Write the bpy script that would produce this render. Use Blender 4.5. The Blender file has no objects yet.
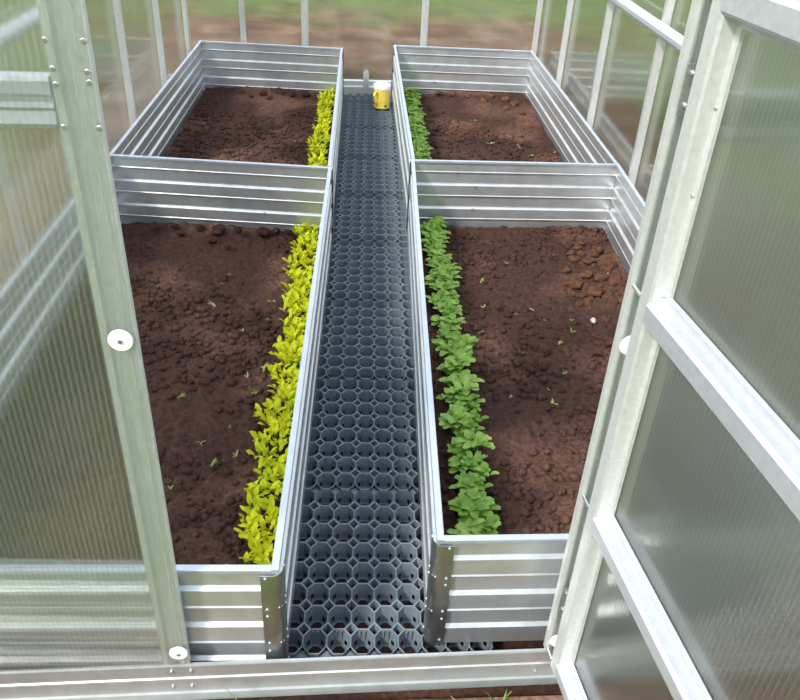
import bpy, bmesh, math, random
from mathutils import Vector, Matrix, noise
R = random.Random(7)
C = bpy.context.scene.collection
sc = bpy.context.scene

# ------------------------------------------------------------------ materials
def nmat(name):
    m = bpy.data.materials.new(name); m.use_nodes = True
    nt = m.node_tree; nt.nodes.clear()
    out = nt.nodes.new('ShaderNodeOutputMaterial')
    def N(t, **kw):
        n = nt.nodes.new(t)
        for k, v in kw.items():
            if k in n.inputs: n.inputs[k].default_value = v
            else: setattr(n, k, v)
        return n
    L = nt.links.new
    return m, N, L, out

def ramp(N, stops):
    r = N('ShaderNodeValToRGB'); e = r.color_ramp.elements
    while len(e) < len(stops): e.new(0.5)
    for el, (p, c) in zip(e, stops):
        el.position = p; el.color = (*c, 1) if len(c) == 3 else c
    return r

def metal(name, c1, c2, rough=0.32, scale=35, streak=None, metallic=1.0, bump=0.05):
    m, N, L, out = nmat(name)
    tc = N('ShaderNodeTexCoord')
    b = N('ShaderNodeBsdfPrincipled', Metallic=metallic, Roughness=rough)
    n = N('ShaderNodeTexNoise', Scale=scale, Detail=5.0, Roughness=0.65)
    if streak:
        mp = N('ShaderNodeMapping'); mp.inputs['Scale'].default_value = streak
        L(tc.outputs['Object'], mp.inputs['Vector']); L(mp.outputs['Vector'], n.inputs['Vector'])
    else:
        L(tc.outputs['Object'], n.inputs['Vector'])
    r = ramp(N, [(0.3, c1), (0.7, c2)])
    L(n.outputs['Fac'], r.inputs['Fac']); L(r.outputs['Color'], b.inputs['Base Color'])
    mr = N('ShaderNodeMapRange'); mr.inputs['To Min'].default_value = rough - 0.07; mr.inputs['To Max'].default_value = rough + 0.1
    L(n.outputs['Fac'], mr.inputs['Value']); L(mr.outputs['Result'], b.inputs['Roughness'])
    bm_ = N('ShaderNodeBump', Strength=bump, Distance=0.01)
    n2 = N('ShaderNodeTexNoise', Scale=9.0, Detail=2.0)
    L(tc.outputs['Object'], n2.inputs['Vector']); L(n2.outputs['Fac'], bm_.inputs['Height'])
    L(bm_.outputs['Normal'], b.inputs['Normal'])
    L(b.outputs['BSDF'], out.inputs['Surface'])
    return m

def simple(name, col, rough=0.5, metallic=0.0, c2=None, scale=30, spec=0.5):
    m, N, L, out = nmat(name)
    b = N('ShaderNodeBsdfPrincipled', Roughness=rough, Metallic=metallic)
    b.inputs['Specular IOR Level'].default_value = spec
    tc = N('ShaderNodeTexCoord'); n = N('ShaderNodeTexNoise', Scale=scale, Detail=4.0)
    L(tc.outputs['Object'], n.inputs['Vector'])
    c2 = c2 or tuple(min(1, c * 1.2) for c in col)
    r = ramp(N, [(0.35, col), (0.65, c2)])
    L(n.outputs['Fac'], r.inputs['Fac']); L(r.outputs['Color'], b.inputs['Base Color'])
    L(b.outputs['BSDF'], out.inputs['Surface'])
    return m

def soil_mat(name, dark, mid, dry, dry_amt=0.5):
    m, N, L, out = nmat(name)
    tc = N('ShaderNodeTexCoord')
    b = N('ShaderNodeBsdfPrincipled', Roughness=0.95); b.inputs['Specular IOR Level'].default_value = 0.15
    big = N('ShaderNodeTexNoise', Scale=2.2, Detail=3.0); L(tc.outputs['Object'], big.inputs['Vector'])
    fine = N('ShaderNodeTexNoise', Scale=55.0, Detail=6.0, Roughness=0.7); L(tc.outputs['Object'], fine.inputs['Vector'])
    r1 = ramp(N, [(0.3, dark), (0.7, mid)]); L(fine.outputs['Fac'], r1.inputs['Fac'])
    r2 = ramp(N, [(0.35, mid), (0.7, dry)]); L(fine.outputs['Fac'], r2.inputs['Fac'])
    rb = ramp(N, [(0.62 - 0.25 * dry_amt, (0, 0, 0)), (0.78 - 0.2 * dry_amt, (1, 1, 1))]); L(big.outputs['Fac'], rb.inputs['Fac'])
    mx = N('ShaderNodeMix', data_type='RGBA')
    L(rb.outputs['Color'], mx.inputs[0]); L(r1.outputs['Color'], mx.inputs[6]); L(r2.outputs['Color'], mx.inputs[7])
    # pale specks of straw and grit
    v = N('ShaderNodeTexVoronoi', Scale=70.0); L(tc.outputs['Object'], v.inputs['Vector'])
    rv = ramp(N, [(0.06, (1, 1, 1)), (0.10, (0, 0, 0))]); L(v.outputs['Distance'], rv.inputs['Fac'])
    n3 = N('ShaderNodeTexNoise', Scale=23.0, Detail=1.0); L(tc.outputs['Object'], n3.inputs['Vector'])
    r3 = ramp(N, [(0.60, (0, 0, 0)), (0.66, (1, 1, 1))]); L(n3.outputs['Fac'], r3.inputs['Fac'])
    mul = N('ShaderNodeMath', operation='MULTIPLY'); L(rv.outputs['Color'], mul.inputs[0]); L(r3.outputs['Color'], mul.inputs[1])
    mul2 = N('ShaderNodeMath', operation='MULTIPLY'); L(mul.outputs[0], mul2.inputs[0]); mul2.inputs[1].default_value = 0.6
    mx2 = N('ShaderNodeMix', data_type='RGBA'); L(mul2.outputs[0], mx2.inputs[0]); L(mx.outputs[2], mx2.inputs[6])
    mx2.inputs[7].default_value = (0.36, 0.26, 0.16, 1)
    L(mx2.outputs[2], b.inputs['Base Color'])
    bp = N('ShaderNodeBump', Strength=0.9, Distance=0.009); L(fine.outputs['Fac'], bp.inputs['Height'])
    L(bp.outputs['Normal'], b.inputs['Normal'])
    L(b.outputs['BSDF'], out.inputs['Surface'])
    return m

def leaf_mat(name, c1, c2, trans):
    m, N, L, out = nmat(name)
    tc = N('ShaderNodeTexCoord'); n = N('ShaderNodeTexNoise', Scale=28.0, Detail=2.0)
    L(tc.outputs['Object'], n.inputs['Vector'])
    oi = N('ShaderNodeObjectInfo')
    ad = N('ShaderNodeMath', operation='ADD'); L(n.outputs['Fac'], ad.inputs[0])
    ms = N('ShaderNodeMath', operation='MULTIPLY_ADD'); L(oi.outputs['Random'], ms.inputs[0]); ms.inputs[1].default_value = 0.3; ms.inputs[2].default_value = -0.15
    L(ms.outputs[0], ad.inputs[1])
    r = ramp(N, [(0.3, c1), (0.72, c2)]); L(ad.outputs[0], r.inputs['Fac'])
    b = N('ShaderNodeBsdfPrincipled', Roughness=0.5); b.inputs['Specular IOR Level'].default_value = 0.35
    L(r.outputs['Color'], b.inputs['Base Color'])
    t = N('ShaderNodeBsdfTranslucent'); L(r.outputs['Color'], t.inputs['Color'])
    mx = N('ShaderNodeMixShader'); mx.inputs[0].default_value = trans
    L(b.outputs['BSDF'], mx.inputs[1]); L(t.outputs['BSDF'], mx.inputs[2]); L(mx.outputs[0], out.inputs['Surface'])
    return m

def poly_mat(name, direction, pitch=0.0105, haze=0.03, rib=0.10, gloss_rough=0.16, gloss=1.0, tint=(0.95, 0.96, 0.95), blur=0.5, blur_rough=0.26):
    """twin wall polycarbonate: clear skin, milky inner ribs running along the sheet, soft gloss"""
    m, N, L, out = nmat(name)
    tc = N('ShaderNodeTexCoord')
    dt = N('ShaderNodeVectorMath', operation='DOT_PRODUCT'); L(tc.outputs['Object'], dt.inputs[0]); dt.inputs[1].default_value = direction
    mu = N('ShaderNodeMath', operation='MULTIPLY'); L(dt.outputs['Value'], mu.inputs[0]); mu.inputs[1].default_value = 2 * math.pi / pitch
    sn = N('ShaderNodeMath', operation='SINE'); L(mu.outputs[0], sn.inputs[0])
    mr = N('ShaderNodeMapRange'); mr.inputs['From Min'].default_value = 0.1; mr.inputs['From Max'].default_value = 1.0
    mr.inputs['To Min'].default_value = haze; mr.inputs['To Max'].default_value = haze + rib
    L(sn.outputs[0], mr.inputs['Value'])
    t = N('ShaderNodeBsdfTransparent', Color=(*tint, 1))
    d = N('ShaderNodeBsdfDiffuse', Color=(0.62, 0.65, 0.61, 1)); tl = N('ShaderNodeBsdfTranslucent', Color=(0.78, 0.81, 0.77, 1))
    mh = N('ShaderNodeMixShader'); mh.inputs[0].default_value = 0.6
    L(d.outputs[0], mh.inputs[1]); L(tl.outputs[0], mh.inputs[2])
    mb = N('ShaderNodeMixShader'); L(mr.outputs['Result'], mb.inputs[0])
    rf = N('ShaderNodeBsdfRefraction', Roughness=blur_rough, IOR=1.08, Color=(*tint, 1))
    mt = N('ShaderNodeMixShader'); mt.inputs[0].default_value = blur; L(t.outputs[0], mt.inputs[1]); L(rf.outputs[0], mt.inputs[2]); L(mt.outputs[0], mb.inputs[1]); L(mh.outputs[0], mb.inputs[2])
    g = N('ShaderNodeBsdfAnisotropic', Roughness=gloss_rough, Color=(0.95, 0.97, 0.95, 1))
    bp = N('ShaderNodeBump', Strength=0.05, Distance=0.001); L(sn.outputs[0], bp.inputs['Height'])
    nz = N('ShaderNodeTexNoise', Scale=3.0, Detail=2.0); L(tc.outputs['Object'], nz.inputs['Vector'])
    bp2 = N('ShaderNodeBump', Strength=0.08, Distance=0.01); L(nz.outputs['Fac'], bp2.inputs['Height']); L(bp.outputs['Normal'], bp2.inputs['Normal'])
    L(bp2.outputs['Normal'], g.inputs['Normal'])
    lw = N('ShaderNodeLayerWeight', Blend=0.5)
    pw = N('ShaderNodeMath', operation='POWER'); L(lw.outputs['Facing'], pw.inputs[0]); pw.inputs[1].default_value = 4.0
    fm = N('ShaderNodeMath', operation='MULTIPLY_ADD', use_clamp=True); L(pw.outputs[0], fm.inputs[0]); fm.inputs[1].default_value = 0.75 * gloss; fm.inputs[2].default_value = 0.07 * gloss
    mf = N('ShaderNodeMixShader'); L(fm.outputs[0], mf.inputs[0]); L(mb.outputs[0], mf.inputs[1]); L(g.outputs[0], mf.inputs[2])
    L(mf.outputs[0], out.inputs['Surface'])
    return m

M = {}
M['bed'] = metal('galvanised_sheet', (0.58, 0.60, 0.62), (0.70, 0.715, 0.73), 0.36, 14, metallic=0.78, bump=0.06)
M['rim'] = metal('folded_rim_steel', (0.56, 0.59, 0.67), (0.65, 0.68, 0.76), 0.45, 20, metallic=0.75)
M['sill'] = metal('sill_steel', (0.49, 0.505, 0.51), (0.58, 0.595, 0.60), 0.42, 25, metallic=0.78)
M['bracket'] = metal('corner_steel', (0.44, 0.47, 0.46), (0.60, 0.62, 0.61), 0.36, 22)
M['frame'] = metal('frame_steel', (0.62, 0.635, 0.62), (0.74, 0.75, 0.74), 0.46, 90, metallic=0.5)
M['rail'] = metal('rail_steel', (0.57, 0.585, 0.635), (0.67, 0.685, 0.735), 0.45, 70, metallic=0.6)
M['post'] = metal('post_steel', (0.66, 0.66, 0.66), (0.76, 0.76, 0.75), 0.42, 70, metallic=0.65)
M['bolt'] = metal('bolt_steel', (0.5, 0.5, 0.49), (0.75, 0.75, 0.73), 0.3, 200)
M['soil'] = soil_mat('soil_dark', (0.028, 0.0135, 0.0105), (0.082, 0.040, 0.031), (0.225, 0.115, 0.078), 0.55)
M['clod'] = soil_mat('soil_clod_dry', (0.07, 0.03, 0.02), (0.15, 0.068, 0.042), (0.26, 0.125, 0.075), 0.9)
M['clod_dark'] = soil_mat('soil_clod_moist', (0.034, 0.016, 0.0125), (0.088, 0.042, 0.032), (0.15, 0.07, 0.045), 0.4)
M['mat'] = simple('grey_blue_plastic', (0.145, 0.178, 0.212), 0.38, 0.0, (0.18, 0.213, 0.247), 40, 0.6)
M['washer'] = simple('white_plastic', (0.9, 0.9, 0.89), 0.5)
M['yellow'] = simple('yellow_enamel', (0.84, 0.64, 0.09), 0.4, 0, (0.92, 0.74, 0.16), 12)
M['white'] = simple('white_lid', (0.86, 0.86, 0.83), 0.4)
M['dark'] = simple('dark_spot', (0.03, 0.02, 0.02), 0.6)
M['leafy'] = leaf_mat('lettuce_leaf', (0.62, 0.68, 0.010), (0.90, 0.92, 0.03), 0.4)
M['leafg'] = leaf_mat('green_leaf', (0.20, 0.40, 0.045), (0.50, 0.70, 0.16), 0.32)
M['stem'] = leaf_mat('pale_stem', (0.30, 0.40, 0.10), (0.45, 0.52, 0.2), 0.2)
M['weed'] = leaf_mat('weed_leaf', (0.22, 0.32, 0.06), (0.50, 0.52, 0.22), 0.3)
M['blade'] = leaf_mat('grass_blade', (0.16, 0.26, 0.05), (0.36, 0.42, 0.14), 0.3)
M['pebble'] = simple('pale_pebble', (0.50, 0.44, 0.34), 0.8)

def ground_mat():
    m, N, L, out = nmat('soil_and_grass')
    tc = N('ShaderNodeTexCoord'); b = N('ShaderNodeBsdfPrincipled', Roughness=0.95); b.inputs['Specular IOR Level'].default_value = 0.1
    sp = N('ShaderNodeSeparateXYZ'); L(tc.outputs['Object'], sp.inputs[0])
    # distance outside the greenhouse footprint: bare dug earth near it, grass farther out
    def M2(op, a, b_=None):
        n = N('ShaderNodeMath', operation=op)
        for i, v in enumerate((a, b_)):
            if v is None: continue
            if isinstance(v, (int, float)): n.inputs[i].default_value = v
            else: L(v, n.inputs[i])
        return n.outputs[0]
    dx = M2('MULTIPLY', M2('SUBTRACT', M2('ABSOLUTE', sp.outputs['X']), 1.3), 1.0)
    dyb = M2('MULTIPLY', M2('SUBTRACT', sp.outputs['Y'], 6.15), 0.27)
    dyf = M2('MULTIPLY', M2('SUBTRACT', 1.1, sp.outputs['Y']), 4.5)
    dd = M2('MAXIMUM', M2('MAXIMUM', dx, dyb), dyf)
    nb = N('ShaderNodeTexNoise', Scale=1.1, Detail=4.0, Roughness=0.6); L(tc.outputs['Object'], nb.inputs['Vector'])
    s = M2('ADD', dd, M2('MULTIPLY', M2('SUBTRACT', nb.outputs['Fac'], 0.5), 1.1))
    rg = ramp(N, [(0.62, (0, 0, 0)), (0.92, (1, 1, 1))]); L(s, rg.inputs['Fac'])
    nf = N('ShaderNodeTexNoise', Scale=45.0, Detail=6.0, Roughness=0.7); L(tc.outputs['Object'], nf.inputs['Vector'])
    nm = N('ShaderNodeTexNoise', Scale=3.0, Detail=4.0); L(tc.outputs['Object'], nm.inputs['Vector'])
    ad = M2('MULTIPLY_ADD', nm.outputs['Fac'], 0.5); 
    ad2 = M2('ADD', M2('MULTIPLY', nm.outputs['Fac'], 0.55), M2('MULTIPLY', nf.outputs['Fac'], 0.45))
    grass = ramp(N, [(0.35, (0.060, 0.092, 0.020)), (0.52, (0.135, 0.185, 0.045)), (0.66, (0.23, 0.26, 0.085))]); L(ad2, grass.inputs['Fac'])
    earth = ramp(N, [(0.36, (0.06, 0.028, 0.017)), (0.5, (0.19, 0.10, 0.06)), (0.66, (0.36, 0.23, 0.15))]); L(ad2, earth.inputs['Fac'])
    mx = N('ShaderNodeMix', data_type='RGBA'); L(rg.outputs['Color'], mx.inputs[0]); L(earth.outputs['Color'], mx.inputs[6]); L(grass.outputs['Color'], mx.inputs[7])
    L(mx.outputs[2], b.inputs['Base Color'])
    bp = N('ShaderNodeBump', Strength=0.9, Distance=0.02); L(nf.outputs['Fac'], bp.inputs['Height']); L(bp.outputs['Normal'], b.inputs['Normal'])
    L(b.outputs['BSDF'], out.inputs['Surface'])
    return m
M['ground'] = ground_mat()

# ------------------------------------------------------------------ helpers
def V(*a): return Vector(a)
def bm_new(): return bmesh.new()

def add_box(bm, o, ax, ay, az, x0, x1, y0, y1, z0, z1):
    """box in the frame (o; ax, ay, az)"""
    vs = [bm.verts.new(o + ax * x + ay * y + az * z) for z in (z0, z1) for y in (y0, y1) for x in (x0, x1)]
    for f in ((0, 2, 3, 1), (4, 5, 7, 6), (0, 1, 5, 4), (2, 6, 7, 3), (0, 4, 6, 2), (1, 3, 7, 5)):
        bm.faces.new([vs[i] for i in f])
    return vs

def extrude_profile(bm, prof, P0, P1, u, w, closed=True):
    """closed 2-D profile [(a, b)] placed as a*u + b*w, swept from P0 to P1, capped"""
    A = [bm.verts.new(P0 + u * a + w * b) for a, b in prof]
    B = [bm.verts.new(P1 + u * a + w * b) for a, b in prof]
    n = len(prof)
    for i in range(n if closed else n - 1):
        j = (i + 1) % n
        bm.faces.new((A[i], A[j], B[j], B[i]))
    if closed:
        bm.faces.new(A[::-1]); bm.faces.new(B)

def add_tube(bm, pts, r, seg=10, cap=True):
    rings = []
    pts = [Vector(p) for p in pts]
    for i, p in enumerate(pts):
        d = (pts[min(i + 1, len(pts) - 1)] - pts[max(i - 1, 0)]).normalized()
        a = d.cross(Vector((0, 0, 1)))
        if a.length < 1e-3: a = d.cross(Vector((0, 1, 0)))
        a.normalize(); b = d.cross(a)
        rr = r[i] if isinstance(r, (list, tuple)) else r
        rings.append([bm.verts.new(p + a * rr * math.cos(2 * math.pi * k / seg) + b * rr * math.sin(2 * math.pi * k / seg)) for k in range(seg)])
    for q, s in zip(rings, rings[1:]):
        for k in range(seg):
            bm.faces.new((q[k], q[(k + 1) % seg], s[(k + 1) % seg], s[k]))
    if cap:
        bm.faces.new(rings[0][::-1]); bm.faces.new(rings[-1])

def add_lathe(bm, o, axis, prof, seg=28):
    """prof [(radius, height along axis)]"""
    axis = axis.normalized(); a = axis.orthogonal().normalized(); b = axis.cross(a)
    rings = []
    for r, h in prof:
        if r < 1e-6: rings.append([bm.verts.new(o + axis * h)])
        else: rings.append([bm.verts.new(o + axis * h + (a * math.cos(2 * math.pi * k / seg) + b * math.sin(2 * math.pi * k / seg)) * r) for k in range(seg)])
    for q, s in zip(rings, rings[1:]):
        for k in range(seg):
            k2 = (k + 1) % seg
            if len(q) == 1 and len(s) == 1: continue
            if len(q) == 1: bm.faces.new((q[0], s[k2], s[k]))
            elif len(s) == 1: bm.faces.new((q[k], q[k2], s[0]))
            else: bm.faces.new((q[k], q[k2], s[k2], s[k]))

WL = {}
def obj(name, bm, mat, parent=None, smooth=False, bevel=0, origin=None):
    bmesh.ops.recalc_face_normals(bm, faces=bm.faces)
    o0 = WL[parent] if parent is not None else (Vector(origin) if origin is not None else Vector((0, 0, 0)))
    if origin is not None and parent is not None: o0 = Vector(origin)
    for v in bm.verts: v.co -= o0
    me = bpy.data.meshes.new(name); bm.to_mesh(me); bm.free()
    if smooth:
        for p in me.polygons: p.use_smooth = True
    me.materials.append(mat)
    o = bpy.data.objects.new(name, me); C.objects.link(o)
    if parent is not None:
        o.parent = parent; o.location = o0 - WL[parent]
    else: o.location = o0
    WL[o] = o0
    if bevel:
        md = o.modifiers.new('bevel', 'BEVEL'); md.width = bevel; md.segments = 2; md.limit_method = 'ANGLE'; md.angle_limit = 0.7
    return o

def thing(name, label, cat, loc=(0, 0, 0), group=None, kind=None):
    o = bpy.data.objects.new(name, None); C.objects.link(o)
    o.empty_display_size = 0.05; o.location = loc; WL[o] = Vector(loc)
    tag(o, label, cat, group, kind); return o

def tag(o, label=None, cat=None, group=None, kind=None):
    if label: o['label'] = label
    if cat: o['category'] = cat
    if group: o['group'] = group
    if kind: o['kind'] = kind
    return o

Z = Vector((0, 0, 1))

# ------------------------------------------------------------------ camera, light, sky
cam = bpy.data.cameras.new('camera'); co = bpy.data.objects.new('camera', cam); C.objects.link(co)
cam.sensor_fit = 'HORIZONTAL'; cam.sensor_width = 36; cam.lens = 793.82 / 800 * 36; cam.clip_start = 0.02; cam.clip_end = 300
co.matrix_world = Matrix.Translation((0, 0, 1.7)) @ Matrix.Rotation(-0.0578, 4, 'Z') @ Matrix.Rotation(math.pi / 2 - 0.5843, 4, 'X') @ Matrix.Rotation(0.0548, 4, 'Z')
sc.camera = co

sun = bpy.data.lights.new('sun', 'SUN'); so = bpy.data.objects.new('sun', sun); C.objects.link(so)
sun.energy = 3.4; sun.angle = math.radians(9); sun.color = (1.0, 0.95, 0.86)
sd = Vector((-0.56, -0.56, 0.74)).normalized()          # towards the sun
so.rotation_euler = sd.to_track_quat('Z', 'Y').to_euler(); so.location = sd * 20

w = bpy.data.worlds.new('world'); sc.world = w; w.use_nodes = True
nt = w.node_tree; nt.nodes.clear()
wo = nt.nodes.new('ShaderNodeOutputWorld'); bg = nt.nodes.new('ShaderNodeBackground')
tcw = nt.nodes.new('ShaderNodeTexCoord'); sx = nt.nodes.new('ShaderNodeSeparateXYZ'); cr = nt.nodes.new('ShaderNodeValToRGB')
nt.links.new(tcw.outputs['Generated'], sx.inputs[0]); nt.links.new(sx.outputs['Z'], cr.inputs['Fac'])
e = cr.color_ramp.elements
e[0].position = 0.0; e[0].color = (0.55, 0.60, 0.55, 1); e[1].position = 0.25; e[1].color = (0.86, 0.92, 1.0, 1)
e3 = cr.color_ramp.elements.new(0.9); e3.color = (0.72, 0.84, 1.0, 1)
nt.links.new(cr.outputs['Color'], bg.inputs['Color']); bg.inputs['Strength'].default_value = 1.25
nt.links.new(bg.outputs[0], wo.inputs['Surface'])
sc.view_settings.view_transform = 'Standard'; sc.view_settings.look = 'None'
sc.view_settings.gamma = 1; sc.view_settings.use_curve_mapping = False
sc.view_settings.exposure = 0.40
sc.cycles.transparent_max_bounces = 24

# ------------------------------------------------------------------ ground
GZ = -0.056
bm = bm_new()
vs = [bm.verts.new((x, y, GZ)) for x, y in ((-1.36, 1.05), (1.36, 1.10), (1.30, 6.25), (-1.36, 6.10))]
bm.faces.new(vs)
tag(obj('floor', bm, M['soil']), 'dark bare earth floor inside the greenhouse', 'floor', kind='structure')
bm = bm_new()
inn = [bm.verts.new((x, y, -0.006)) for x, y in ((-1.345, 1.045), (1.36, 1.135), (1.27, 6.25), (-1.345, 6.10))]
oth = [bm.verts.new((x, y, -0.006)) for x, y in ((-45, -45), (45, -45), (45, 60), (-45, 60))]
for i in range(4):
    j = (i + 1) % 4
    bm.faces.new((oth[i], oth[j], inn[j], inn[i]))
tag(obj('ground', bm, M['ground']), 'bare brown earth and green grass around the greenhouse', 'ground', kind='structure')

# ------------------------------------------------------------------ greenhouse shell
FA = V(-0.8, 1.10, 0); FD = V(1.27, 0.065, 0).normalized(); FN = V(FD.y, -FD.x, 0)      # front plane, FN faces the photographer
def FP(s, e=0.0, z=0.0): return FA + FD * s + FN * e + Z * z
SLEFT, SRIGHT = -0.535, 2.12

pmX = poly_mat('polycarbonate_front', (FD.x, FD.y, 0), gloss=1.25)
pmB = poly_mat('polycarbonate_back', (1, 0.05, 0), haze=0.03, rib=0.03, gloss=1.0, tint=(0.94, 0.95, 0.93), blur=0.2)
pmS = poly_mat('polycarbonate_side', (0, 1, 0), haze=0.03, rib=0.03, gloss_rough=0.10, gloss=1.2, tint=(0.93, 0.94, 0.92), blur=0.2)

def jamb(bm, s0, s1, z0, z1):
    w = s1 - s0
    prof = [(0, -0.014), (0, 0.0), (0.012, 0.002), (0.018, -0.004), (w * 0.5, -0.006), (w - 0.018, -0.004), (w - 0.012, 0.002), (w, 0.0), (w, -0.014)]
    extrude_profile(bm, prof, FP(s0, 0, z0), FP(s0, 0, z1), FD, FN)

def screw(parent, P, n, r=0.0042, h=0.004, name='screw'):
    bm = bm_new(); add_lathe(bm, P, n, [(r, -0.001), (r, h * 0.5), (r * 0.75, h), (0, h * 1.05)], 10)
    return obj(name, bm, M['bolt'], parent, smooth=False)

def washer(parent, P, n, r=0.0205):
    bm = bm_new(); add_lathe(bm, P, n, [(r, 0), (r, 0.002), (r * 0.93, 0.0035), (r * 0.3, 0.0045), (0, 0.0045)], 28)
    wsh = obj('washer', bm, M['washer'], parent, smooth=False)
    bm = bm_new(); add_lathe(bm, P + n * 0.004, n, [(0.0042, 0), (0.0042, 0.003), (0, 0.0032)], 6)
    sc_ = obj('screw_head', bm, M['bolt'], wsh)
    return wsh

wf = thing('wall_front', 'front wall of the greenhouse: clear ribbed polycarbonate on a galvanised door frame', 'wall', FP(0, 0, 0), kind='structure')
bm = bm_new(); jamb(bm, 0.369, 0.427, 0.088, 2.02); obj('door_jamb', bm, M['frame'], wf)
bm = bm_new(); jamb(bm, 1.2505, 1.3155, 0.088, 2.02); obj('door_jamb', bm, M['frame'], wf)
for s0, s1 in ((SLEFT, 0.425), (1.2575, SRIGHT)):
    bm = bm_new(); add_box(bm, FP(0, 0, 0), FD, FN, Z, s0, s1, 0.0035, 0.0095, 0.100, 2.02)
    obj('polycarbonate_sheet', bm, pmX, wf)
# cross rails beside the door
def ridged_rail(s0, s1, z0, z1):
    h = z1 - z0; bm = bm_new()
    prof = [(-0.022, 0), (0.0, 0), (0.003, h * 0.10), (-0.001, h * 0.34), (0.003, h * 0.42), (-0.004, h * 0.5), (-0.004, h * 0.6), (0.003, h * 0.68), (0.002, h * 0.92), (0.0, h), (-0.022, h)]
    extrude_profile(bm, prof, FP(s0, 0, z0), FP(s1, 0, z0), FN, Z)
    obj('cross_rail', bm, M['rail'], wf)
ridged_rail(SLEFT + .03, 0.366, 1.320, 1.392); ridged_rail(1.317, SRIGHT - .03, 1.320, 1.392)
for s in (SLEFT, SRIGHT - 0.04):
    bm = bm_new(); add_box(bm, FP(0, 0, 0), FD, FN, Z, s, s + 0.04, -0.04, 0.002, 0.088, 2.02); obj('corner_post', bm, M['frame'], wf, bevel=0.003)
bm = bm_new(); add_box(bm, FP(0, 0, 0), FD, FN, Z, SLEFT, SRIGHT, -0.035, 0.001, 2.02, 2.06); obj('head_rail', bm, M['frame'], wf, bevel=0.003)
for s, z in ((0.403, 0.971), (0.409, 0.143), (0.400, 1.78)): washer(wf, FP(s, 0.0095, z), FN)
for s, z in ((1.2735, 0.956), (1.2735, 0.134)): washer(wf, FP(s, 0.0095, z), FN)
for s, z in ((0.377, 1.384), (0.377, 1.326), (0.377, 1.405), (0.374, 1.442), (0.423, 1.442), (0.422, 1.402), (0.422, 1.388), (0.425, 1.325)):
    screw(wf, FP(s, 0.0095, z), FN, 0.0042, 0.0018)

# threshold
ts = thing('trim_1', 'galvanised ridged threshold sill across the greenhouse doorway', 'sill', FP(0, 0, 0), kind='structure')
prof = [(-0.004, 0.070), (-0.003, 0.0885), (-0.002, 0.0895), (0.003, 0.0885), (0.0048, 0.085), (0.008, 0.052), (0.0115, 0.049), (0.0125, 0.045), (0.016, 0.010), (0.0195, 0.005), (0.0205, -0.02), (0.0, -0.02)]
bm = bm_new(); extrude_profile(bm, prof, FP(SLEFT - 0.01), FP(SRIGHT + 0.01), FN, Z); obj('sill_profile', bm, M['sill'], ts)
for s, z, e_ in ((0.385, 0.072, 0.0062), (0.428, 0.072, 0.0062), (0.385, 0.028, 0.0142), (0.428, 0.028, 0.0142), (1.232, 0.028, 0.0142)):
    screw(ts, FP(s, e_, z), FN, 0.0035, 0.006)

# side walls
def side_wall(name, label, A, B, posts, outn, railz, low=True):
    d = (B - A); Ln = d.length; d.normalize()
    r = thing(name, label, 'wall', A, kind='structure')
    bm = bm_new(); add_box(bm, A, d, outn, Z, 0.0, Ln, 0.004, 0.010, 0.0, 2.02); obj('polycarbonate_sheet', bm, pmS, r)
    for s in posts:
        bm = bm_new(); extrude_profile(bm, [(-0.019, 0.0), (-0.019, -0.005), (-0.012, -0.032), (0.012, -0.032), (0.019, -0.005), (0.019, 0.0)], A + d * s, A + d * s + Z * 2.02, d, outn); obj('post', bm, M['post'], r)
        for z in (0.55, 0.85, 1.15): screw(r, A + d * (s + 0.016) + Z * z - outn * 0.004, (d - outn).normalized(), 0.004, 0.006)
    bm = bm_new(); add_box(bm, A, d, outn, Z, 0.0, Ln, -0.034, 0.002, -0.03, 0.035); obj('base_rail', bm, M['frame'], r, bevel=0.003)
    bm = bm_new() if low else None
    if low: extrude_profile(bm, [(0.0, 0.0), (-0.03, 0.004), (-0.034, 0.016), (-0.03, 0.032), (0.0, 0.036)], A + Z * 0.235, B + Z * 0.235, outn, Z)
    if low: obj('lower_rail', bm, M['frame'], r)
    if railz:
        bm = bm_new(); extrude_profile(bm, [(-0.033, 0.0), (-0.058, 0.006), (-0.066, 0.02), (-0.066, 0.036), (-0.058, 0.05), (-0.033, 0.056)], A + Z * (railz - 0.03) + d * 0.05, B + Z * (railz - 0.03) - d * 0.05, outn, Z); obj('middle_rail', bm, M['rail'], r)
    return r
RA, RB = V(1.262, 6.17, 0), V(1.312, 1.215, 0); dR = (RB - RA).normalized()
side_wall('wall_right', 'right side wall of clear polycarbonate on galvanised posts', RA, RB, (0.86, 1.73, 2.58, 3.45, 4.3), V(-dR.y, dR.x, 0), 1.02)
LA, LB = V(-1.322, 6.04, 0), V(-1.322, 1.12, 0); dL = (LB - LA).normalized()
side_wall('wall_left', 'left side wall of clear polycarbonate on galvanised posts', LA, LB, (0.79, 1.585, 2.4, 3.25, 4.1), V(dL.y, -dL.x, 0), 1.02, False)

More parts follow.
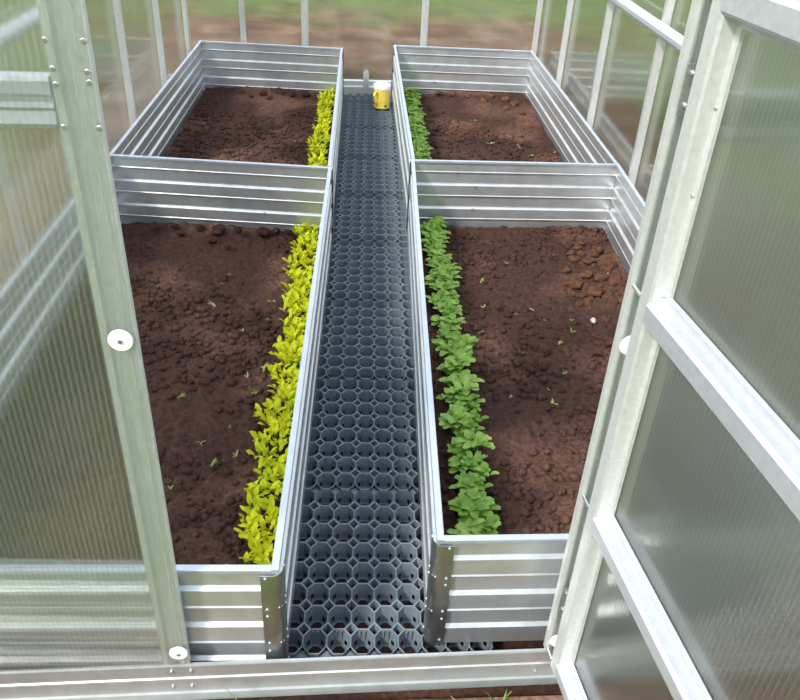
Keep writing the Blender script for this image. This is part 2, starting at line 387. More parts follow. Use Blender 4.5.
# back wall
BA, BB = V(-1.322, 6.04, 0), V(1.262, 6.18, 0); dB = (BB - BA).normalized(); nB = V(-dB.y, dB.x, 0)
wb = thing('wall_back', 'back wall of clear polycarbonate on galvanised posts', 'wall', BA, kind='structure')
LB_ = (BB - BA).length
bm = bm_new(); add_box(bm, BA, dB, nB, Z, 0, LB_, 0.004, 0.010, 0.06, 2.02); obj('polycarbonate_sheet', bm, pmB, wb)
for s, w_ in ((0.02, 0.04), (0.862, 0.054), (1.73, 0.054), (LB_ - 0.022, 0.04)):
    bm = bm_new(); h_ = w_ / 2; extrude_profile(bm, [(-h_, 0.0), (-h_, -0.005), (-h_ * 0.6, -0.03), (h_ * 0.6, -0.03), (h_, -0.005), (h_, 0.0)], BA + dB * s, BA + dB * s + Z * 2.02, dB, nB); obj('post', bm, M['post'], wb)
bm = bm_new(); extrude_profile(bm, [(-h_, 0.0), (-h_, -0.02), (h_, -0.02), (h_, 0.0)], BA + dB * 0.415 + nB * .03, BA + dB * 0.415 + nB * .03 + Z * 2.02, dB, nB); obj('post', bm, M['frame'], wb)
bm = bm_new(); extrude_profile(bm, [(0.0, -0.04), (-0.045, -0.04), (-0.045, 0.042), (-0.03, 0.05), (-0.03, 0.082), (0.0, 0.086)], BA, BB, nB, Z); obj('base_rail', bm, M['frame'], wb)
# rounded bracket standing on the base rail
bm = bm_new()
pr = [(-0.02, 0.0), (-0.02, 0.115)] + [(-0.02 * math.cos(t * math.pi / 8), 0.115 + 0.02 * math.sin(t * math.pi / 8)) for t in range(1, 8)] + [(0.02, 0.115), (0.02, 0.0)]
extrude_profile(bm, pr, BA + dB * 1.308 - nB * 0.048 + Z * 0.035, BA + dB * 1.308 - nB * 0.056 + Z * 0.035, dB, Z); obj('bracket', bm, M['frame'], wb)

# ------------------------------------------------------------------ open door, hinged on the right jamb
DQ = V(0.481, 1.163, 0); DD = V(0.1377, -0.9905, 0).normalized(); DNn = V(DD.y, -DD.x, 0)   # DNn faces left, towards the doorway
def DP(s, e=0, z=0): return DQ + DD * s + DNn * e + Z * z
door = thing('door_1', 'open greenhouse door with galvanised rails and ribbed clear panels, swung outward on the right', 'door', DQ, kind='structure')
pmD = poly_mat('polycarbonate_door', (DD.x, DD.y, 0), gloss=1.2, haze=0.02, rib=0.15, tint=(0.80, 0.80, 0.77), blur=0.6, blur_rough=0.5)
def stile(s0, s1):
    w_ = s1 - s0
    prof = [(0, -0.012), (0, 0.004), (w_ * 0.20, 0.006), (w_ * 0.26, 0.024), (w_ * 0.34, 0.027), (w_ * 0.74, 0.027), (w_ * 0.82, 0.024), (w_ * 0.86, 0.004), (w_, 0.002), (w_, -0.004), (w_ * 0.8, -0.006)]
    bm = bm_new(); extrude_profile(bm, prof, DP(s0, 0, 0.075), DP(s0, 0, 1.96), DD, DNn); return obj('stile', bm, M['frame'], door)
stile(0.004, 0.074); stile(0.74, 0.81)
def drail(z0, z1):
    h = z1 - z0; bm = bm_new()
    prof = [(-0.004, -0.012), (0.004, -0.010), (0.006, 0.0), (0.026, 0.003), (0.030, 0.008), (0.030, h - 0.006), (0.024, h), (0.004, h + 0.002), (0.003, h + 0.012), (-0.004, h + 0.014)]
    extrude_profile(bm, prof, DP(0.058, 0, z0), DP(0.744, 0, z0), DNn, Z); obj('rail', bm, M['rail'], door)
for z0, z1 in ((0.082, 0.122), (0.548, 0.590), (1.028, 1.074), (1.508, 1.552), (1.905, 1.95)): drail(z0, z1)
for z0, z1 in ((0.09, 0.565), (0.571, 1.048), (1.054, 1.528), (1.534, 1.95)):
    bm = bm_new(); add_box(bm, DP(0, 0, 0), DD, DNn, Z, 0.03, 0.80, -0.012, -0.0062, z0, z1); obj('polycarbonate_panel', bm, pmD, door)
for z in (0.097, 0.586, 1.070, 1.536):
    screw(door, DP(0.062, 0.004, z + 0.016), DNn, 0.005, 0.006)
    bm = bm_new(); add_tube(bm, [DP(0.03, 0.027, z), DP(-0.002, 0.027, z + 0.002)], 0.0036, 8); obj('clip_pin', bm, M['bolt'], door)
for z in (1.02, 1.26, 1.39): screw(door, DP(0.066, 0.003, z), DNn, 0.0035, 0.003)
for z0, z1 in ((1.362, 1.436), (0.236, 0.318)):
    bm = bm_new()
    add_box(bm, FP(0, 0, 0), FD, FN, Z, 1.255, 1.285, 0.0095, 0.0125, z0, z1)
    hg = obj('hinge', bm, M['bolt'], door, bevel=0.001)
    bm = bm_new(); add_tube(bm, [FP(1.2845, 0.014, z0), FP(1.2845, 0.014, z1)], 0.0055, 10); obj('knuckle', bm, M['bolt'], hg)
    for z in (z0 + 0.014, z1 - 0.014): screw(hg, FP(1.266, 0.0125, z), FN, 0.0052, 0.006, 'hinge_bolt')

# ------------------------------------------------------------------ raised beds
H_ = 0.365
def wall_profile(zb, h, amp=0.0075, t=0.0016):
    """corrugated sheet in section: (outward offset, z), both skins"""
    step = 0.0608; pts = []
    z = h; k = 0
    cur = 0.0
    pts.append((0.0, h))
    while z - step > zb + 0.004:
        z -= step; k += 1
        nxt = amp if k % 2 == 1 else 0.0
        b = 0.0026                                   # small bead added to the shape so turned-under folds catch a bright line
        if nxt > cur: pts += [(cur, z + 0.008), (cur - b, z + 0.005), (cur - b, z + 0.0035), (cur + 0.001, z + 0.001), (nxt - 0.001, z - 0.0022), (nxt, z - 0.003)]
        else: pts += [(cur, z + 0.009), (cur + b, z + 0.005), (cur + b, z + 0.004), (cur - 0.001, z + 0.001), (nxt + 0.001, z - 0.004), (nxt, z - 0.005)]
        cur = nxt
    pts.append((cur, zb))
    return pts + [(a - t, b) for a, b in reversed(pts)]

def bed_panel(parent, name, A, B, out, zb=0.0, h=H_, rim_w=0.017):
    A = V(A[0], A[1], 0); B = V(B[0], B[1], 0); d = (B - A).normalized(); n = V(d.y, -d.x, 0)
    if n.dot(V(*out, 0)) < 0: n = -n
    bm = bm_new(); extrude_profile(bm, wall_profile(zb, h - 0.002), A - d * 0.0045, B + d * 0.0045, n, Z)
    p = obj(name, bm, M['bed'], parent)
    bm = bm_new(); c = rim_w
    if name == 'end_panel': h = h - 0.0009
    extrude_profile(bm, [(-c * 0.62, h - 0.010), (-c * 0.62, h - 0.001), (-c * 0.5, h), (c * 0.3, h), (c * 0.38, h - 0.002), (c * 0.38, h - 0.012), (c * 0.25, h - 0.012), (c * 0.25, h - 0.0035), (-c * 0.5, h - 0.0035), (-c * 0.5, h - 0.010)],
                    A - d * 0.0065, B + d * 0.0065, n, Z)
    obj('rim', bm, M['rim'], p)
    return p, d, n

def corner_bracket(parent, P, da, na, db, nb, zb, h, rivets=True, wa=0.034, wb=0.036):
    """folded steel angle wrapping the outside corner at P: one leg along da (facing na), one along db (facing nb)"""
    o = 0.0128; bm = bm_new()
    path = [P + da * wa + na * o, P + da * 0.012 + na * o]
    for k in range(1, 9):
        t = k / 9 * math.pi / 2
        path.append(P + da * (0.012 - 0.012 * math.sin(t)) + db * (0.012 - 0.012 * math.cos(t)) + na * o * math.cos(t) + nb * o * math.sin(t))
    path += [P + db * 0.012 + nb * o, P + db * wb + nb * o]
    A = [bm.verts.new(p + Z * zb) for p in path]; B = [bm.verts.new(p + Z * (h - 0.013)) for p in path]
    for i in range(len(path) - 1): bm.faces.new((A[i], A[i + 1], B[i + 1], B[i]))
    ob = obj('corner_bracket', bm, M['bracket'], parent)
    md = ob.modifiers.new('thickness', 'SOLIDIFY'); md.thickness = 0.0015; md.offset = 0
    if rivets:
        for z in (0.345, 0.245, 0.222, 0.128, 0.100, 0.02):
            for q, nn in ((P + da * (wa - 0.011) + na * (o + 0.0006), na), (P + db * (wb - 0.011) + nb * (o + 0.0006), nb)):
                bm = bm_new(); add_lathe(bm, q + Z * z, nn, [(0.0036, 0), (0.0032, 0.0016), (0.0018, 0.0026), (0, 0.003)], 10)
                obj('rivet', bm, M['rim'], ob)

def interp(poly, y):
    for (x0, y0), (x1, y1) in zip(poly, poly[1:]):
        if y0 <= y <= y1: return x0 + (x1 - x0) * (y - y0) / (y1 - y0)
    return poly[-1][0]

beds = {}
def make_bed(side, key, label, FI, FO, MO, MI, front, zout):
    """FI/FO: front inner/outer corner, MI/MO: rear ones; inner = towards the path"""
    c = [(a[0] + b[0]) / 2 for a, b in zip(zip(FI, FO), zip(FI, FO))]
    root = thing('raised_bed', label, 'garden bed', ((FI[0] + MO[0]) / 2, (FI[1] + MO[1]) / 2, 0), 'galvanised raised beds in the greenhouse')
    ins = (1, 0) if side == 'L' else (-1, 0); outs = (-ins[0], 0)
    pi_, di, ni = bed_panel(root, 'side_panel', FI, MI, ins, 0.0)
    po_, do, no = bed_panel(root, 'side_panel', FO, MO, outs, zout)
    pb_, db, nb = bed_panel(root, 'end_panel', MI, MO, (0, 1), 0.0)
    if front:
        pf_, df, nf = bed_panel(root, 'end_panel', FI, FO, (0, -1), 0.0)
        corner_bracket(root, V(*FI, 0), df, nf, di, ni, 0.0, H_)
        corner_bracket(root, V(*FO, 0), -df, nf, do, no, 0.0, H_, False)
    corner_bracket(root, V(*MI, 0), db, nb, -di, ni, 0.0, H_, False)
    # joint bolts on the rear panel
    m = V(*MI, 0).lerp(V(*MO, 0), 0.31)
    for z in (0.235, 0.115):
        bm = bm_new(); add_lathe(bm, m + Z * z - nb * 0.002, -nb, [(0.007, 0), (0.007, 0.004), (0.004, 0.005), (0.004, 0.012), (0, 0.012)], 8); obj('joint_bolt', bm, M['bolt'], pb_)
    return root
LFI, LFO, LMI, LMO, LBI, LBO = (-0.172, 1.162), (-1.175, 1.150), (-0.163, 3.534), (-1.190, 3.606), (-0.188, 5.86), (-1.186, 5.91)
RFI, RFO, RMI, RMO, RBI, RBO = (0.185, 1.252), (1.185, 1.285), (0.222, 3.671), (1.232, 3.708), (0.187, 6.02), (1.19, 6.015)
make_bed('L', 'LF', 'nearest raised bed left of the path, corrugated steel, yellow-green lettuce along its path edge', LFI, LFO, LMO, LMI, True, -0.04)
make_bed('R', 'RF', 'nearest raised bed right of the path, corrugated steel, broad-leaved green row inside', RFI, RFO, RMO, RMI, True, -0.04)
g = 0.006
make_bed('L', 'LB', 'far raised bed left of the path, corrugated steel, against the back wall', (LMI[0] - 0.004, LMI[1] + .019), (LMO[0] + 0.004, LMO[1] + .019), LBO, LBI, False, -0.04)
make_bed('R', 'RB', 'far raised bed right of the path, corrugated steel, near the yellow canister', (RMI[0] + 0.002, RMI[1] + .019), (RMO[0] - 0.004, RMO[1] + .019), RBO, RBI, False, -0.04)

# ------------------------------------------------------------------ soil in the beds
def soil_h(x, y, seed):
    p = Vector((x + seed * 7.3, y - seed * 3.1, seed))
    h = 0.016 * noise.noise(p * 1.6) + 0.010 * noise.noise(p * 6)
    c = noise.noise(p * 22); h += 0.013 * max(0, c) ** 0.8
    d, _ = noise.voronoi(p * 30); h += 0.022 * max(0, 0.5 - d[0]) * (0.35 + max(0, noise.noise(p * 3)))
    h += 0.008 * noise.noise(p * 48) + 0.003 * noise.noise(p * 120)
    return h

_b = bmesh.new(); bmesh.ops.create_icosphere(_b, subdivisions=1, radius=1); _b.verts.ensure_lookup_table()
ICO_V = [v.co.copy() for v in _b.verts]; ICO_F = [[v.index for v in f.verts] for f in _b.faces]; _b.free()
def crumbs(bm, FI, FO, MO, MI, base, n, seed, rmax):
    rr = random.Random(seed); old = set(bm.verts); fi, fo, mi, mo = (V(*a, 0) for a in (FI, FO, MI, MO))
    for _ in range(n):
        u, v = rr.uniform(.03, .97), rr.uniform(.015, .985)
        p = fi.lerp(fo, u).lerp(mi.lerp(mo, u), v)
        if noise.noise(p * 2.2 + Vector((seed, 0, 0))) < rr.uniform(-.5, .3): continue
        r = rmax * rr.uniform(0.2, 1) ** 2.6 + 0.0025
        q = Vector((p.x, p.y, base + soil_h(p.x, p.y, seed) + r * 0.15))
        m = Matrix.Translation(q) @ Matrix.Rotation(rr.uniform(0, 6), 4, 'Z') @ Matrix.Diagonal((r * rr.uniform(.7, 1.3), r, r * .8, 1))
        vs_ = [bm.verts.new(m @ c_) for c_ in ICO_V]
        for f_ in ICO_F: bm.faces.new([vs_[k_] for k_ in f_])
    for vv in bm.verts:
        if vv not in old: vv.co += Vector((noise.noise(vv.co * 150), noise.noise(vv.co * 150 + V(9, 0, 0)), noise.noise(vv.co * 150 + V(0, 9, 0)))) * 0.0045

def soil_surface(name, label, FI, FO, MO, MI, base, seed, nx, ny, extra=None, ncr=5200, rmax=.016):
    bm = bm_new(); grid = []
    fi, fo, mi, mo = (V(*a, 0) for a in (FI, FO, MI, MO))
    for j in range(ny + 1):
        row = []
        for i in range(nx + 1):
            u = 0.014 + (1 - 0.028) * i / nx; v = 0.006 + (1 - 0.012) * j / ny
            p = (fi.lerp(fo, u)).lerp(mi.lerp(mo, u), v)
            z = base + soil_h(p.x, p.y, seed)
            if extra: z += extra(p.x, p.y)
            row.append(bm.verts.new((p.x, p.y, max(z, 0.006))))
        grid.append(row)
    for j in range(ny):
        for i in range(nx): bm.faces.new((grid[j][i], grid[j][i + 1], grid[j + 1][i + 1], grid[j + 1][i]))
    crumbs(bm, FI, FO, MO, MI, base + 0.002, ncr, seed, rmax)
    o = obj(name, bm, M['soil'], smooth=True)
    tag(o, label, 'soil', kind='stuff')
    return o
def clodfield(cx, cy, r, a):
    def f(x, y):
        d = math.hypot(x - cx, (y - cy) * 0.7) / r
        return a * max(0, 1 - d * d)
    return f
soil_surface('soil', 'dark brown soil filling the nearest bed left of the path', LFI, LFO, LMO, LMI, 0.026, 1, 160, 380, clodfield(-0.75, 3.6, 0.5, 0.02))
soil_surface('soil', 'dark brown soil with a dry reddish patch in the nearest bed right of the path', RFI, RFO, RMO, RMI, 0.026, 2, 160, 380, clodfield(1.0, 3.0, 0.4, 0.012))
soil_surface('soil', 'crumbly brown soil filling the far bed left of the path', LMI, LMO, LBO, LBI, 0.030, 3, 100, 220, clodfield(-0.75, 5.8, 0.5, 0.02))
soil_surface('soil', 'crumbly brown soil filling the far bed right of the path', RMI, RMO, RBO, RBI, 0.030, 4, 100, 220, clodfield(0.9, 5.8, 0.5, 0.03))

def clod_mesh(seed, r=1.0, sub=3):
    bm = bm_new(); bmesh.ops.create_icosphere(bm, subdivisions=sub, radius=r)
    for v in bm.verts:
        n = v.co.normalized(); p = n * 1.3 + Vector((seed * 5.1, seed, 0))
        v.co *= 1 + 0.42 * noise.noise(p) + 0.18 * noise.noise(p * 3.2) + 0.07 * noise.noise(p * 8)
        v.co.z *= 0.75
    return bm
def mesh_of(name, bm, mat, smooth=True):
    me = bpy.data.meshes.new(name); bm.to_mesh(me); bm.free()
    for p in me.polygons: p.use_smooth = smooth
    me.materials.append(mat); return me
clodA = [mesh_of('soil_clod', clod_mesh(k), M['clod']) for k in range(5)]
clodB = [mesh_of('soil_clod', clod_mesh(k + 9), M['clod_dark']) for k in range(5)]
def clod(x, y, r, label, group, dark=False, z=0.04):
    o = bpy.data.objects.new('soil_clod', R.choice(clodB if dark else clodA)); C.objects.link(o)
    o.location = (x, y, z + r * 0.1); o.scale = (r * R.uniform(.85, 1.2), r * R.uniform(.85, 1.2), r * R.uniform(.8, 1)); o.rotation_euler = (R.uniform(-.4, .4), R.uniform(-.4, .4), R.uniform(0, 6.28))
    tag(o, label, 'soil clod', group)
for x, y, r in ((0.93, 3.05, .034), (1.0, 2.98, .040), (1.055, 2.92, .034), (0.96, 2.90, .028), (1.06, 3.12, .030), (1.12, 3.10, .034), (1.0, 3.15, .026), (1.13, 3.25, .036), (1.05, 3.28, .028),
                (0.98, 3.30, .022), (1.14, 2.98, .030), (1.10, 2.80, .026), (0.99, 2.76, .024), (1.04, 2.64, .030), (1.09, 2.56, .026), (0.97, 2.58, .020), (1.13, 2.68, .024), (0.90, 2.97, .020), (0.92, 3.18, .022), (1.11, 3.40, .026), (1.02, 3.42, .020), (0.87, 2.83, .016), (1.12, 2.45, .022), (1.05, 2.40, .018)) + tuple((R.uniform(.88, 1.15), R.uniform(2.45, 3.48), R.uniform(.009, .018)) for _ in range(46)):
    clod(x, y, r, 'dry reddish soil clod in the heap at the right edge of the near right bed', 'dry clods in the near right bed', False, 0.045)
for x, y, r in ((-0.69, 3.46, .036), (-0.78, 3.49, .022), (-0.48, 3.46, .030), (-0.42, 3.48, .020), (-0.90, 3.50, .018), (-0.60, 3.48, .018), (-0.70, 3.36, .024), (-0.56, 3.44, .014), (-0.86, 3.42, .016), (-0.36, 3.47, .018), (-0.98, 3.48, .014), (-0.62, 3.30, .018)):
    clod(x, y, r, 'dark soil clod lying at the rear end panel of the near left bed', 'dark clods in the near left bed', True, 0.058)
for x, y, r in ((-0.74, 5.74, .034), (-0.62, 5.78, .030), (-0.54, 5.74, .026), (-0.44, 5.76, .026), (-0.68, 5.62, .024), (-0.9, 5.74, .024), (-0.82, 5.66, .02)):
    clod(x, y, r, 'dark soil clod near the rear end panel of the far left bed', 'dark clods in the far left bed', True, 0.055)
for x, y, r in ((0.62, 5.9, .030), (0.74, 5.86, .026), (0.9, 5.88, .032), (1.0, 5.82, .030), (0.84, 5.76, .026), (1.05, 5.7, .028), (0.98, 5.6, .024), (0.52, 5.92, .026), (1.08, 5.5, .022)):
    clod(x, y, r, 'brown soil clod near the rear end panel of the far right bed', 'brown clods in the far right bed', False, 0.06)
bm = clod_mesh(3, 0.0105); 
for v in bm.verts: v.co.x *= 1.0; v.co.y *= 1.5; v.co += Vector((0.937, 2.729, 0.058))
tag(obj('pebble', bm, M['pebble'], smooth=True, origin=(0.937, 2.729, 0.05)), 'pale oval pebble beside the dry clods in the near right bed', 'pebble')

# ------------------------------------------------------------------ plants
def add_leaf(bm, base, az, tilt, L, W, droop, shape='oval', stalk=0.3, cup=0.15):
    """one curved leaf blade on a short stalk; returns stalk tip"""
    h = Vector((math.cos(az), math.sin(az), 0)); side = Vector((-h.y, h.x, 0))
    def P(t):                                         # midrib, starts steep and bends outward
        a = tilt - droop * t
        return a
    pts = []; p = base.copy(); n = 8
    for k in range(n + 1):
        pts.append(p.copy()); a = P(k / n)
        p = p + (h * math.cos(a) + Z * math.sin(a)) * L / n
    i0 = int(n * stalk); rows = []
    for k in range(i0, n + 1):
        t = (k - i0) / (n - i0); a = P(k / n); up = -h * math.sin(a) + Z * math.cos(a)
        if shape == 'oval': wd = W * (math.sin(math.pi * min(1, t * 0.93 + 0.07)) ** 0.75)
        else: wd = W * (math.sin(math.pi * min(1, t * 0.86 + 0.14)) ** 0.55) * (1 + 0.20 * math.sin(t * 11 + az * 3))
        if k == n: wd = W * (0.12 if shape == 'oval' else 0.45)
        row = []
        for q in (-1, -0.5, 0, 0.5, 1):
            row.append(bm.verts.new(pts[k] + side * wd * 0.5 * q + up * (cup * wd * 0.5 * q * q + 0.0015 * math.sin(q * 5 + t * 9 + az))))
        rows.append(row)
    for r0, r1 in zip(rows, rows[1:]):
        for k in range(4): bm.faces.new((r0[k], r0[k + 1], r1[k + 1], r1[k]))
    return pts[:i0 + 1]

def plant_proto(seed, kind):
    rr = random.Random(seed); fb, sb = bm_new(), bm_new()
    n = rr.randint(12, 15) if kind == 'y' else rr.randint(16, 20)
    for k in range(n):
        az = k * 2.4 + rr.uniform(-.5, .5); inner = k / n
        if kind == 'y':
            L = rr.uniform(.034, .056); W = rr.uniform(.013, .019); tilt = 0.9 + 0.65 * inner + rr.uniform(-.2, .2)
            st = add_leaf(fb, V(rr.uniform(-.022, .022), rr.uniform(-.018, .018), 0.0), az, tilt, L, W, 0.9, 'oval', 0.28)
        else:
            L = rr.uniform(.040, .070); W = rr.uniform(.019, .029); tilt = 1.05 + 0.4 * inner + rr.uniform(-.2, .15)
            st = add_leaf(fb, V(rr.uniform(-.018, .018), rr.uniform(-.016, .016), 0.0), az, tilt, L, W, 1.5, 'lobed', 0.42, 0.22)
        st = [V(0, 0, -0.006)] + list(st)
        if len(st) > 1: add_tube(sb, st, 0.0012 if kind == 'y' else 0.0016, 5)
    add_lathe(sb, V(0, 0, -0.012), Z, [(0, 0), (0.003, 0.001), (0.004, 0.006), (0.002, 0.010), (0, 0.011)], 8)
    return fb, sb
def make_row(kind, name, label, group, line, y0, y1, dy, width, zsoil, seed, cat):
    rr = random.Random(seed); protos = []
    mf = M['leafy'] if kind == 'y' else M['leafg']
    for k in range(6):
        fb, sb = plant_proto(seed * 10 + k, kind)
        protos.append((mesh_of('foliage', fb, mf), mesh_of('stem', sb, M['stem'])))
    y = y0; side = 1; sources = []
    while y < y1:
        x = line(y) + side * width * rr.uniform(0.05, 0.5); side = -side
        a, b = protos[rr.randrange(6)]
        o = bpy.data.objects.new(name, None); C.objects.link(o); o.empty_display_size = .02
        o.location = (x, y + rr.uniform(-.012, .012), zsoil + rr.uniform(-.006, .004)); o.rotation_euler = (0, 0, rr.uniform(0, 6.28))
        s = rr.uniform(.8, 1.15); o.scale = (s, s, s)
        tag(o, label, cat, group)
        for nm, me in (('foliage', a), ('stem', b)):
            c = bpy.data.objects.new(nm, me); C.objects.link(c); c.parent = o
        y += dy * rr.uniform(.75, 1.25)
make_row('y', 'lettuce_seedling', 'small yellow-green lettuce plant in the row along the path side of the near left bed', 'lettuces in the near left bed',
         lambda y: interp([(-0.262, 1.2), (-0.262, 2.0), (-0.262, 2.8), (-0.272, 3.6)], y), 1.22, 3.525, 0.026, 0.085, 0.044, 21, 'lettuce')
make_row('y', 'lettuce_seedling', 'small yellow-green lettuce plant in the row along the path side of the far left bed', 'lettuces in the far left bed',
         lambda y: -0.285, 3.62, 5.83, 0.034, 0.085, 0.044, 22, 'lettuce')
make_row('g', 'radish_plant', 'lobed green leafy plant in the row along the path side of the near right bed', 'leafy greens in the near right bed',
         lambda y: interp([(0.340, 1.2), (0.345, 2.2), (0.332, 3.7)], y), 1.33, 3.64, 0.036, 0.07, 0.042, 23, 'leafy plant')
make_row('g', 'radish_plant', 'lobed green leafy plant in the row along the path side of the far right bed', 'leafy greens in the far right bed',
         lambda y: 0.318, 3.76, 5.98, 0.042, 0.06, 0.042, 24, 'leafy plant')

def weed_mesh(seed):
    rr = random.Random(seed); bm = bm_new()
    for k in range(rr.randint(3, 5)):
        add_leaf(bm, V(0, 0, 0), rr.uniform(0, 6.28), rr.uniform(.3, .9), rr.uniform(.022, .045), rr.uniform(.006, .011), .5, 'oval', .12)
    return mesh_of('weed_seedling', bm, M['weed'], True)
weeds = [weed_mesh(k) for k in range(6)]
def weed_set(spots, label, group):
    for x, y in spots:
        o = bpy.data.objects.new('weed_seedling', R.choice(weeds)); C.objects.link(o)
        o.location = (x, y, 0.047); o.rotation_euler = (0, 0, R.uniform(0, 6)); s = R.uniform(.45, .9); o.scale = (s, s, s)
        tag(o, label, 'weed', group)
weed_set([(-0.86, 2.93), (-0.57, 3.06), (-0.59, 2.97), (-0.59, 2.78), (-0.40, 2.30), (-0.62, 2.17), (-0.42, 2.03), (-0.45, 1.83), (-0.35, 2.35), (-0.36, 2.20), (-0.38, 1.88), (-0.37, 2.83), (-0.38, 2.69), (-0.46, 2.60), (-0.50, 1.94), (-0.55, 1.73)],
         'tiny pale weed seedling sprouting in the bare soil of the near left bed', 'weeds in the near left bed')
weed_set([(0.64, 2.78), (0.71, 2.81), (0.75, 2.73), (0.85, 2.74), (0.83, 2.65), (0.76, 2.56), (0.51, 3.04), (0.50, 2.83), (0.46, 2.63), (0.52, 2.21), (0.67, 2.26), (0.67, 2.18), (0.75, 2.36), (0.65, 3.23), (0.60, 3.44), (0.62, 2.50), (1.10, 3.14), (1.04, 2.98)],
         'tiny pale weed seedling sprouting in the bare soil of the near right bed', 'weeds in the near right bed')
weed_set([(0.72, 5.32), (0.78, 4.87), (0.96, 4.81), (0.99, 4.67), (1.17, 4.74), (0.50, 4.93)], 'tiny pale weed seedling sprouting in the bare soil of the far right bed', 'weeds in the far right bed')

# grass in front of the sill
def blade(pts, r, name, label):
    bm = bm_new(); rows = []
    for i, p in enumerate(pts):
        t = i / (len(pts) - 1); w_ = r * math.sin(math.pi * (0.12 + 0.86 * t)) ** 0.7
        s = Vector((0.7, -0.7, 0)).normalized()
        rows.append([bm.verts.new(Vector(p) + s * w_ * q + Z * (0.3 * w_ * q * q)) for q in (-1, 0, 1)])
    for a, b in zip(rows, rows[1:]):
        for k in range(2): bm.faces.new((a[k], a[k + 1], b[k + 1], b[k]))
    o = obj(name, bm, M['blade'], smooth=True, origin=pts[0]); md = o.modifiers.new('thickness', 'SOLIDIFY'); md.thickness = 0.0006
    tag(o, label, 'grass'); return o
blade([(-0.225, 1.035, -0.01), (-0.245, 1.045, 0.030), (-0.268, 1.058, 0.062), (-0.290, 1.068, 0.085), (-0.305, 1.072, 0.108)], 0.0065, 'wild_grass', 'single long bent grass blade leaning on the sill left of the path')
def tuft(x, y, n, h, label, seed):
    rr = random.Random(seed); bm = bm_new()
    for _ in range(n): add_leaf(bm, V(x + rr.uniform(-.02, .02), y + rr.uniform(-.01, .01), -0.008), rr.uniform(0, 6.28), rr.uniform(.7, 1.4), h * rr.uniform(.5, 1.1), 0.005, .8, 'oval', 0.0)
    tag(obj('grass_tuft', bm, M['blade'], smooth=True, origin=(x, y, -0.006)), label, 'grass')
tuft(0.095, 1.045, 9, 0.075, 'grass tuft in front of the sill, below the right end of the path', 31)
tuft(0.235, 1.06, 6, 0.045, 'small grass tuft in front of the sill, midway between path and door', 32)
tuft(0.33, 1.065, 8, 0.055, 'grass tuft in front of the sill, nearest the open door', 33)
tuft(-0.02, 1.03, 5, 0.04, 'short sparse grass tuft in front of the sill, centred on the path', 34)

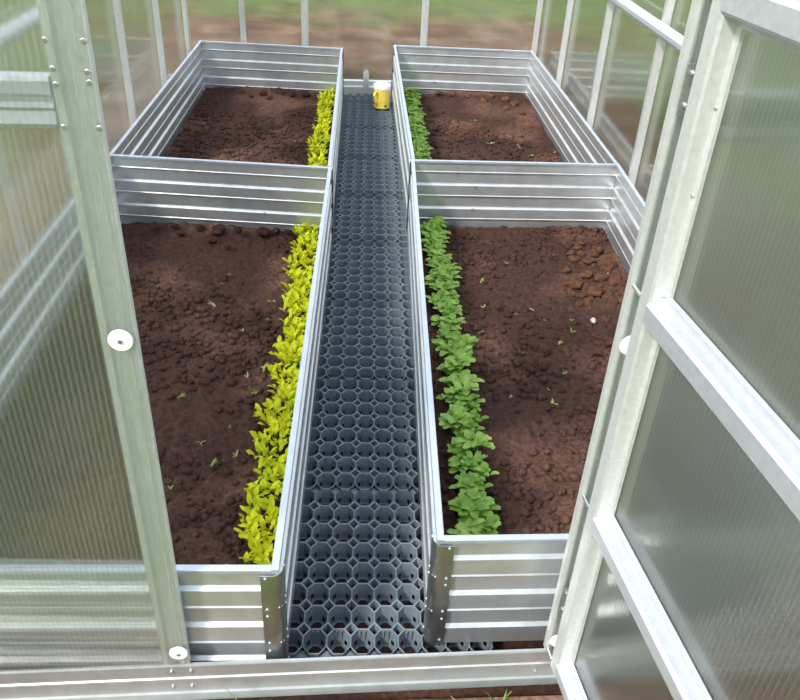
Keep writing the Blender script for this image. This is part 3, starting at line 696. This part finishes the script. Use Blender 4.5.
# ------------------------------------------------------------------ path grid mats
PX, PY, NX, NY = 0.0593, 0.0725, 9, 8
def mat_mesh(NY):
    bm = bm_new(); D = 0.050
    wall = 0.0030
    cache = {}
    def vt(x, y, z):
        k = (round(x, 5), round(y, 5), round(z, 5))
        if k not in cache: cache[k] = bm.verts.new((x, y, z))
        return cache[k]
    def face(*v):
        v = [q for i, q in enumerate(v) if q is not v[i - 1]]
        if len(v) > 2:
            try: bm.faces.new(v)
            except ValueError: pass
    a = 0.2929                                       # corner cut as a fraction of the pitch
    for j in range(NY):
        for i in range(NX):
            cx, cy = (i + .5) * PX, (j + .5) * PY
            hx, hy = PX / 2, PY / 2; qx, qy = hx - a * PX, hy - a * PY
            octo = [(hx, -qy), (hx, qy), (qx, hy), (-qx, hy), (-hx, qy), (-hx, -qy), (-qx, -hy), (qx, -hy)]
            def ring(f, z, c=None): return [(cx + x * f, cy + y * f, z) for x, y in octo]
            f1 = 1 - wall / hx * 0.62
            outer = ring(1, -0.0012); top = ring(f1, 0.0); r1 = ring(f1 * 0.91, -0.028); r2 = ring(f1 * 0.86, -0.042); r3 = ring(f1 * 0.84, -D); r4 = ring(f1 * 0.62, -D + 0.0005)
            for k in range(8):
                k2 = (k + 1) % 8
                face(vt(*outer[k]), vt(*outer[k2]), vt(*top[k2]), vt(*top[k]))
                face(vt(*top[k]), vt(*top[k2]), vt(*r1[k2]), vt(*r1[k]))
                if k in (1, 3, 5, 7):                # drain slot through each diagonal wall
                    def mix(A, B, t): return tuple(A[m] + (B[m] - A[m]) * t for m in range(3))
                    for t0, t1 in ((0, .26), (.74, 1)):
                        face(vt(*mix(r1[k], r1[k2], t0)), vt(*mix(r1[k], r1[k2], t1)), vt(*mix(r2[k], r2[k2], t1)), vt(*mix(r2[k], r2[k2], t0)))
                else: face(vt(*r1[k]), vt(*r1[k2]), vt(*r2[k2]), vt(*r2[k]))
                face(vt(*r2[k]), vt(*r2[k2]), vt(*r3[k2]), vt(*r3[k]))
                face(vt(*r3[k]), vt(*r3[k2]), vt(*r4[k2]), vt(*r4[k]))
            if j == 0 or (j == NY - 1 and i % 2 == 0):   # joint clips in the cells along a seam
                yy = cy + hy * f1 * 0.93
                for q in (-0.006, 0.006):
                    add_box(bm, V(cx + q, yy, 0), V(1, 0, 0), V(0, 1, 0), Z, -0.0012, 0.0012, -0.003, 0.0005, -0.036, -0.0015)
    # small diamond shafts between the octagons
    for j in range(NY + 1):
        for i in range(NX + 1):
            cx, cy = i * PX, j * PY; ax_, ay_ = a * PX, a * PY
            dia = [(ax_, 0), (0, ay_), (-ax_, 0), (0, -ay_)]
            if i in (0, NX) or j in (0, NY):         # cut shafts along the mat's edge, closed by a flat web
                pts_ = [p for p in ((cx + x, cy + y, -0.014) for x, y in dia) if -1e-6 <= p[0] <= NX * PX + 1e-6 and -1e-6 <= p[1] <= NY * PY + 1e-6]
                pts_.append((cx, cy, -0.014)) if len(pts_) == 2 else None
                if len(pts_) == 3: bm.faces.new([bm.verts.new(p) for p in pts_])
                continue
            o_ = [(cx + x, cy + y, -0.0012) for x, y in dia]; t_ = [(cx + x * .80, cy + y * .80, -0.0005) for x, y in dia]; b_ = [(cx + x * .72, cy + y * .72, -0.030) for x, y in dia]
            for k in range(4):
                k2 = (k + 1) % 4
                face(vt(*o_[k]), vt(*o_[k2]), vt(*t_[k2]), vt(*t_[k])); face(vt(*t_[k]), vt(*t_[k2]), vt(*b_[k2]), vt(*b_[k]))
    bmesh.ops.recalc_face_normals(bm, faces=bm.faces)
    return mesh_of('paving_grid', bm, M['mat'], False)
mm = mat_mesh(NY); mm_short = mat_mesh(3)
MX0 = -0.1 - 1.5 * PX
MATS = ['plastic cell grid mat of the path, nearest the threshold sill', 'plastic cell grid mat of the path, second from the sill', 'plastic cell grid mat of the path, third from the sill', 'plastic cell grid mat of the path, fourth from the sill',
        'plastic cell grid mat in the middle of the path, fifth from the sill', 'plastic cell grid mat of the path, fourth from the back wall', 'plastic cell grid mat of the path, third from the back wall', 'plastic cell grid mat of the path, second from the back wall, under the yellow canister', 'cut-off cell grid mat at the far end of the path behind the yellow canister']
for k in range(9):
    y0 = 1.757 - PY / 2 - NY * PY + PY + k * (NY * PY)
    if y0 > 6.0: break
    o = bpy.data.objects.new('paving_grid', mm if k < 8 else mm_short); C.objects.link(o); o.location = (MX0, y0, -0.0025)
    tag(o, MATS[k], 'path mat', 'grid mats along the path')

# ------------------------------------------------------------------ yellow canister
K = V(0.103, 5.72, 0.0)
can = thing('canister', 'small yellow canister with white lid and handle standing on the path at the back wall', 'canister', K)
bm = bm_new(); add_lathe(bm, K, Z, [(0, 0.0), (0.054, 0.0), (0.058, 0.004), (0.058, 0.012), (0.0565, 0.016), (0.0575, 0.06), (0.0575, 0.128), (0.055, 0.134), (0.0, 0.134)], 32); obj('body', bm, M['yellow'], can, smooth=False)
bm = bm_new(); add_lathe(bm, K, Z, [(0.0, 0.133), (0.0595, 0.133), (0.061, 0.136), (0.061, 0.158), (0.058, 0.163), (0.050, 0.1645), (0.048, 0.161), (0.0, 0.161)], 32); obj('lid', bm, M['white'], can)
hd = V(-0.62, -0.78, 0).normalized()
bm = bm_new(); add_tube(bm, [K + hd * 0.054 + Z * 0.118, K + hd * 0.078 + Z * 0.118, K + hd * 0.092 + Z * 0.106, K + hd * 0.094 + Z * 0.07, K + hd * 0.084 + Z * 0.048, K + hd * 0.054 + Z * 0.042], [.008, .008, .008, .008, .008, .008], 10); obj('handle', bm, M['yellow'], can, smooth=True)
bm = bm_new(); nn = V(0.45, -0.89, 0).normalized(); add_lathe(bm, K + nn * 0.056 + Z * 0.022, nn, [(0.008, 0), (0.008, 0.003), (0, 0.0035)], 12); obj('spout', bm, M['dark'], can)
